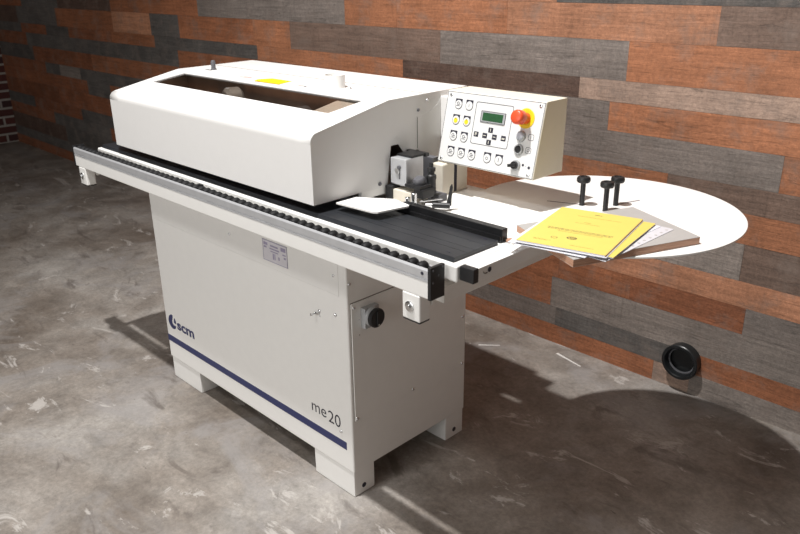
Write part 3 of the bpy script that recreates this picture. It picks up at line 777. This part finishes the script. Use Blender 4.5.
bm = bmesh.new(); cyl(bm, .004, .004, (1.555, .562, ZT), (0, 0, 1), 12, .001)
local(link('centre_screw', bm, 'chrome', None), rt)

# ------------------------------------------------------------------ board and papers
def rect(o_, ang, w, d):
    """origin at the far-left corner, w along the text, d towards the viewer"""
    ca, sa = math.cos(ang), math.sin(ang)
    f_ = lambda i, j: (o_[0]+i*ca+j*sa, o_[1]+i*sa-j*ca)
    return [f_(0, 0), f_(w, 0), f_(w, d), f_(0, d)], f_
bx = thing('board', 'thick grey laminated chipboard lying on the round table under the papers', 'board', (1.69, .34, ZT))
Z0 = ZT+.0002
P_ = [(1.506, .230), (1.743, .118), (1.877, .451), (1.640, .563)]
bm = bmesh.new(); prism(bm, P_, Z0+.0006, Z0+.0174, 'z'); local(link('core', bm, 'board_edge'), bx)
bm = bmesh.new(); prism(bm, P_, Z0+.0174, Z0+.0184, 'z'); local(link('top_face', bm, 'board_top', None, 'grey laminate face'), bx)
bm = bmesh.new(); prism(bm, P_, Z0, Z0+.0006, 'z'); local(link('bottom_face', bm, 'board_top'), bx)
zc = Z0+.0186
# clear sleeve with punched edge
def hull_sheet(name, mat, poly, z0, h): b2 = bmesh.new(); prism(b2, poly, z0, z0+h, 'z'); return link(name, b2, mat)
slv = thing('plastic_sleeve', 'clear punched plastic sleeve of white paper lowest in the paper stack on the board', 'sleeve', (1.70, .30, zc))
q, F = rect((1.586, .462), -.02, .222, .305)
local(hull_sheet('sleeve_film', 'sleeve', q, zc, .0012), slv)
q2, F2 = rect(F(.004, .004), -.02, .186, .295)
local(hull_sheet('white_sheets', 'paper', q2, zc+.0012, .0012), slv)
for k in range(11):
    b2 = bmesh.new(); px, py = F(.212, .018+k*.0262); cyl(b2, .0036, .0004, (px, py, zc+.0011), (0, 0, 1), 14)
    local(link('punched_hole', b2, 'board_top'), slv)
zc += .0026
q, F = rect((1.515, .405), .14, .210, .297)
shp = thing('loose_papers', 'white sheets poking out below the front edge of the yellow manuals', 'paper', (1.6, .3, zc))
local(hull_sheet('sheet', 'paper', [F(.0, .02)[:2], F(.2, .02), F(.205, .300), F(.015, .306)], zc, .001), shp)
zc += .0012
# second manual
m2 = thing('yellow_manual', 'lower yellow manual whose right edge shows beneath the upper manual', 'manual', (1.68, .3, zc))
q, F = rect((1.5555, .4165), .170, .210, .297)
q = [F(0, 0), F(.21, 0), F(.2085, .285), F(0, .285)]
local(hull_sheet('pages', 'paper', [F(.001, .001), F(.209, .001), F(.208, .284), F(.001, .284)], zc, .0026), m2)
local(hull_sheet('cover', 'paper_yellow', q, zc+.0026, .0006), m2)
zc += .0038
m1 = thing('yellow_manual', 'upper yellow manual with printed cover lying fully visible on top', 'manual', (1.64, .27, zc))
q, F = rect((1.5247, .401), .2262, .210, .297)
local(hull_sheet('back_cover', 'sleeve', [F(-.001, -.001), F(.213, -.001), F(.214, .302), F(-.003, .302)], zc, .0006), m1)
local(hull_sheet('pages', 'paper', [F(.001, .001), F(.209, .001), F(.209, .296), F(.001, .296)], zc+.0006, .0034), m1)
local(hull_sheet('cover', 'paper_yellow', q, zc+.004, .0006), m1)
local(hull_sheet('binding_strip', 'plastic_edge', [F(.2093, .001), F(.2108, .001), F(.2108, .296), F(.2093, .296)], zc+.0006, .0037), m1)
zp = zc+.0046
bm = bmesh.new(); bd = bmesh.new()
def pr(bm_, i0, i1, j0, j1): prism(bm_, [F(i0, j0), F(i1, j0), F(i1, j1), F(i0, j1)], zp, zp+.00025, 'z')
def wline(bm_, i0, i1, j, h, gap=.0015):
    i = i0
    while i < i1:
        w = random.uniform(.004, .013); pr(bm_, i, min(i+w, i1), j, j+h); i += w+gap
wline(bd, .098, .116, .026, .0035); wline(bm, .062, .172, .052, .0016); wline(bm, .094, .110, .098, .0028); wline(bm, .075, .136, .108, .0014)
wline(bd, .028, .188, .168, .0026); wline(bd, .030, .187, .176, .0022); wline(bm, .060, .168, .186, .0018)
wline(bm, .028, .070, .262, .0014); wline(bm, .030, .064, .267, .0012); wline(bm, .120, .175, .272, .0018)
local(link('cover_lines', bm, 'print'), m1); local(link('cover_title', bd, 'print_dark'), m1)
bm = bmesh.new()
for cx_, cy_, r1, r2 in ((.108, .225, .0095, .0070), (.070, .239, .0065, .0048)):
    n = 24
    for k in range(n):
        if r1 < .008 and k % 3 == 0: continue
        a0, a1 = 2*math.pi*k/n, 2*math.pi*(k+1)/n
        prism(bm, [F(cx_+r1*1.3*math.cos(a0), cy_+r1*math.sin(a0)), F(cx_+r1*1.3*math.cos(a1), cy_+r1*math.sin(a1)), F(cx_+r2*1.3*math.cos(a1), cy_+r2*math.sin(a1)), F(cx_+r2*1.3*math.cos(a0), cy_+r2*math.sin(a0))], zp, zp+.0003, 'z')
pr(bm, .101, .116, .2215, .2235); pr(bm, .1035, .1175, .2265, .2285)
local(link('cover_emblem', bm, 'print_dark'), m1)

# ------------------------------------------------------------------ pipe on the wall, slivers on the floor
wp = thing('pipe_stub', 'round black pipe stub sticking out low on the plank wall', 'pipe', (1.525, YW-.004, .13))
bm = bmesh.new()
lathe(bm, [(.067, -.004), (.067, .024), (.070, .027), (.070, .037), (.067, .040), (.058, .040), (.054, .034), (.052, .0), (0, .0)], (1.530, YW-.004, .135), (0, -1, 0), 48)
local(link('pipe_wall', bm, 'pipe', None, smooth=40), wp)
bm = bmesh.new(); lathe(bm, [(.0525, .012), (.047, .012), (.047, .016), (.0525, .016)], (1.530, YW-.004, .135), (0, -1, 0), 40)
local(link('inner_lip', bm, 'greyplastic', None, smooth=40), wp)

def sliver(x0, y0, x1, y1, w, lab):
    b2 = bmesh.new(); d = (Vector((x1-x0, y1-y0))).normalized(); n_ = Vector((-d.y, d.x))*w
    t = [(x0+n_.x, y0+n_.y), (x1+n_.x*.4, y1+n_.y*.4), (x1-n_.x*.4, y1-n_.y*.4), (x0-n_.x, y0-n_.y)]
    prism(b2, t, .0002, .0022, 'z')
    o_ = link('edging_offcut', b2, 'strip_white'); o_['label'] = lab; o_['category'] = 'offcut'; o_['group'] = 'offcuts on the floor'
sliver(1.02, 1.23, 1.155, 1.20, .005, 'long thin white offcut on the floor close to the plank wall')
sliver(.73, 1.06, .80, 1.12, .003, 'short thin white offcut on the floor nearer the machine cabinet')

# ------------------------------------------------------------------ light
def spot(name, loc, target, watts, size_deg, blend, radius, col):
    l = bpy.data.lights.new(name, 'SPOT'); l.energy = watts; l.spot_size = math.radians(size_deg); l.spot_blend = blend
    l.shadow_soft_size = radius; l.color = col
    o_ = bpy.data.objects.new(name, l); COL.objects.link(o_); o_.location = loc
    o_.rotation_euler = (Vector(target)-Vector(loc)).to_track_quat('-Z', 'Y').to_euler(); return o_
spot('ceiling_spotlight', (.97, -.66, 4.44), (1.1, -.1, 0), 860, 112, 1.0, .045, (1, .98, .96))
spot('front_spotlight', (.9, -2.5, 4.3), (.8, .0, .7), 200, 80, .9, .30, (1, .98, .955))
a = bpy.data.lights.new('front_fill_light', 'AREA'); a.shape = 'RECTANGLE'; a.size = 4.5; a.size_y = 2.4; a.energy = 118; a.color = (1, .99, .975)  # broad unseen fill light, added to brighten the faces turned to the front
o = bpy.data.objects.new('front_fill_light', a); COL.objects.link(o); o.location = (1.2, -5.5, 1.7)
o.rotation_euler = (Vector((.8, 0, .8))-Vector(o.location)).to_track_quat('-Z', 'Y').to_euler()
w = bpy.data.worlds.new('World'); S.world = w; w.use_nodes = True
w.node_tree.nodes['Background'].inputs[0].default_value = (1, .93, .86, 1)
w.node_tree.nodes['Background'].inputs[1].default_value = .11

# ------------------------------------------------------------------ camera
cd = bpy.data.cameras.new('camera'); cam = bpy.data.objects.new('camera', cd); COL.objects.link(cam)
cam.location = (2.5699, -1.2386, 1.5237); cam.rotation_mode = 'XYZ'; cam.rotation_euler = (1.1954, .0124, .7851)
cd.sensor_width = 36; cd.lens = 752.13/800*36; cd.clip_start = .05
cd.dof.use_dof = True; cd.dof.focus_distance = 2.25; cd.dof.aperture_fstop = 6.3
S.camera = cam
S.view_settings.view_transform = 'Standard'; S.view_settings.look = 'None'; S.view_settings.exposure = 0; S.view_settings.gamma = 1
S.view_settings.use_curve_mapping = False
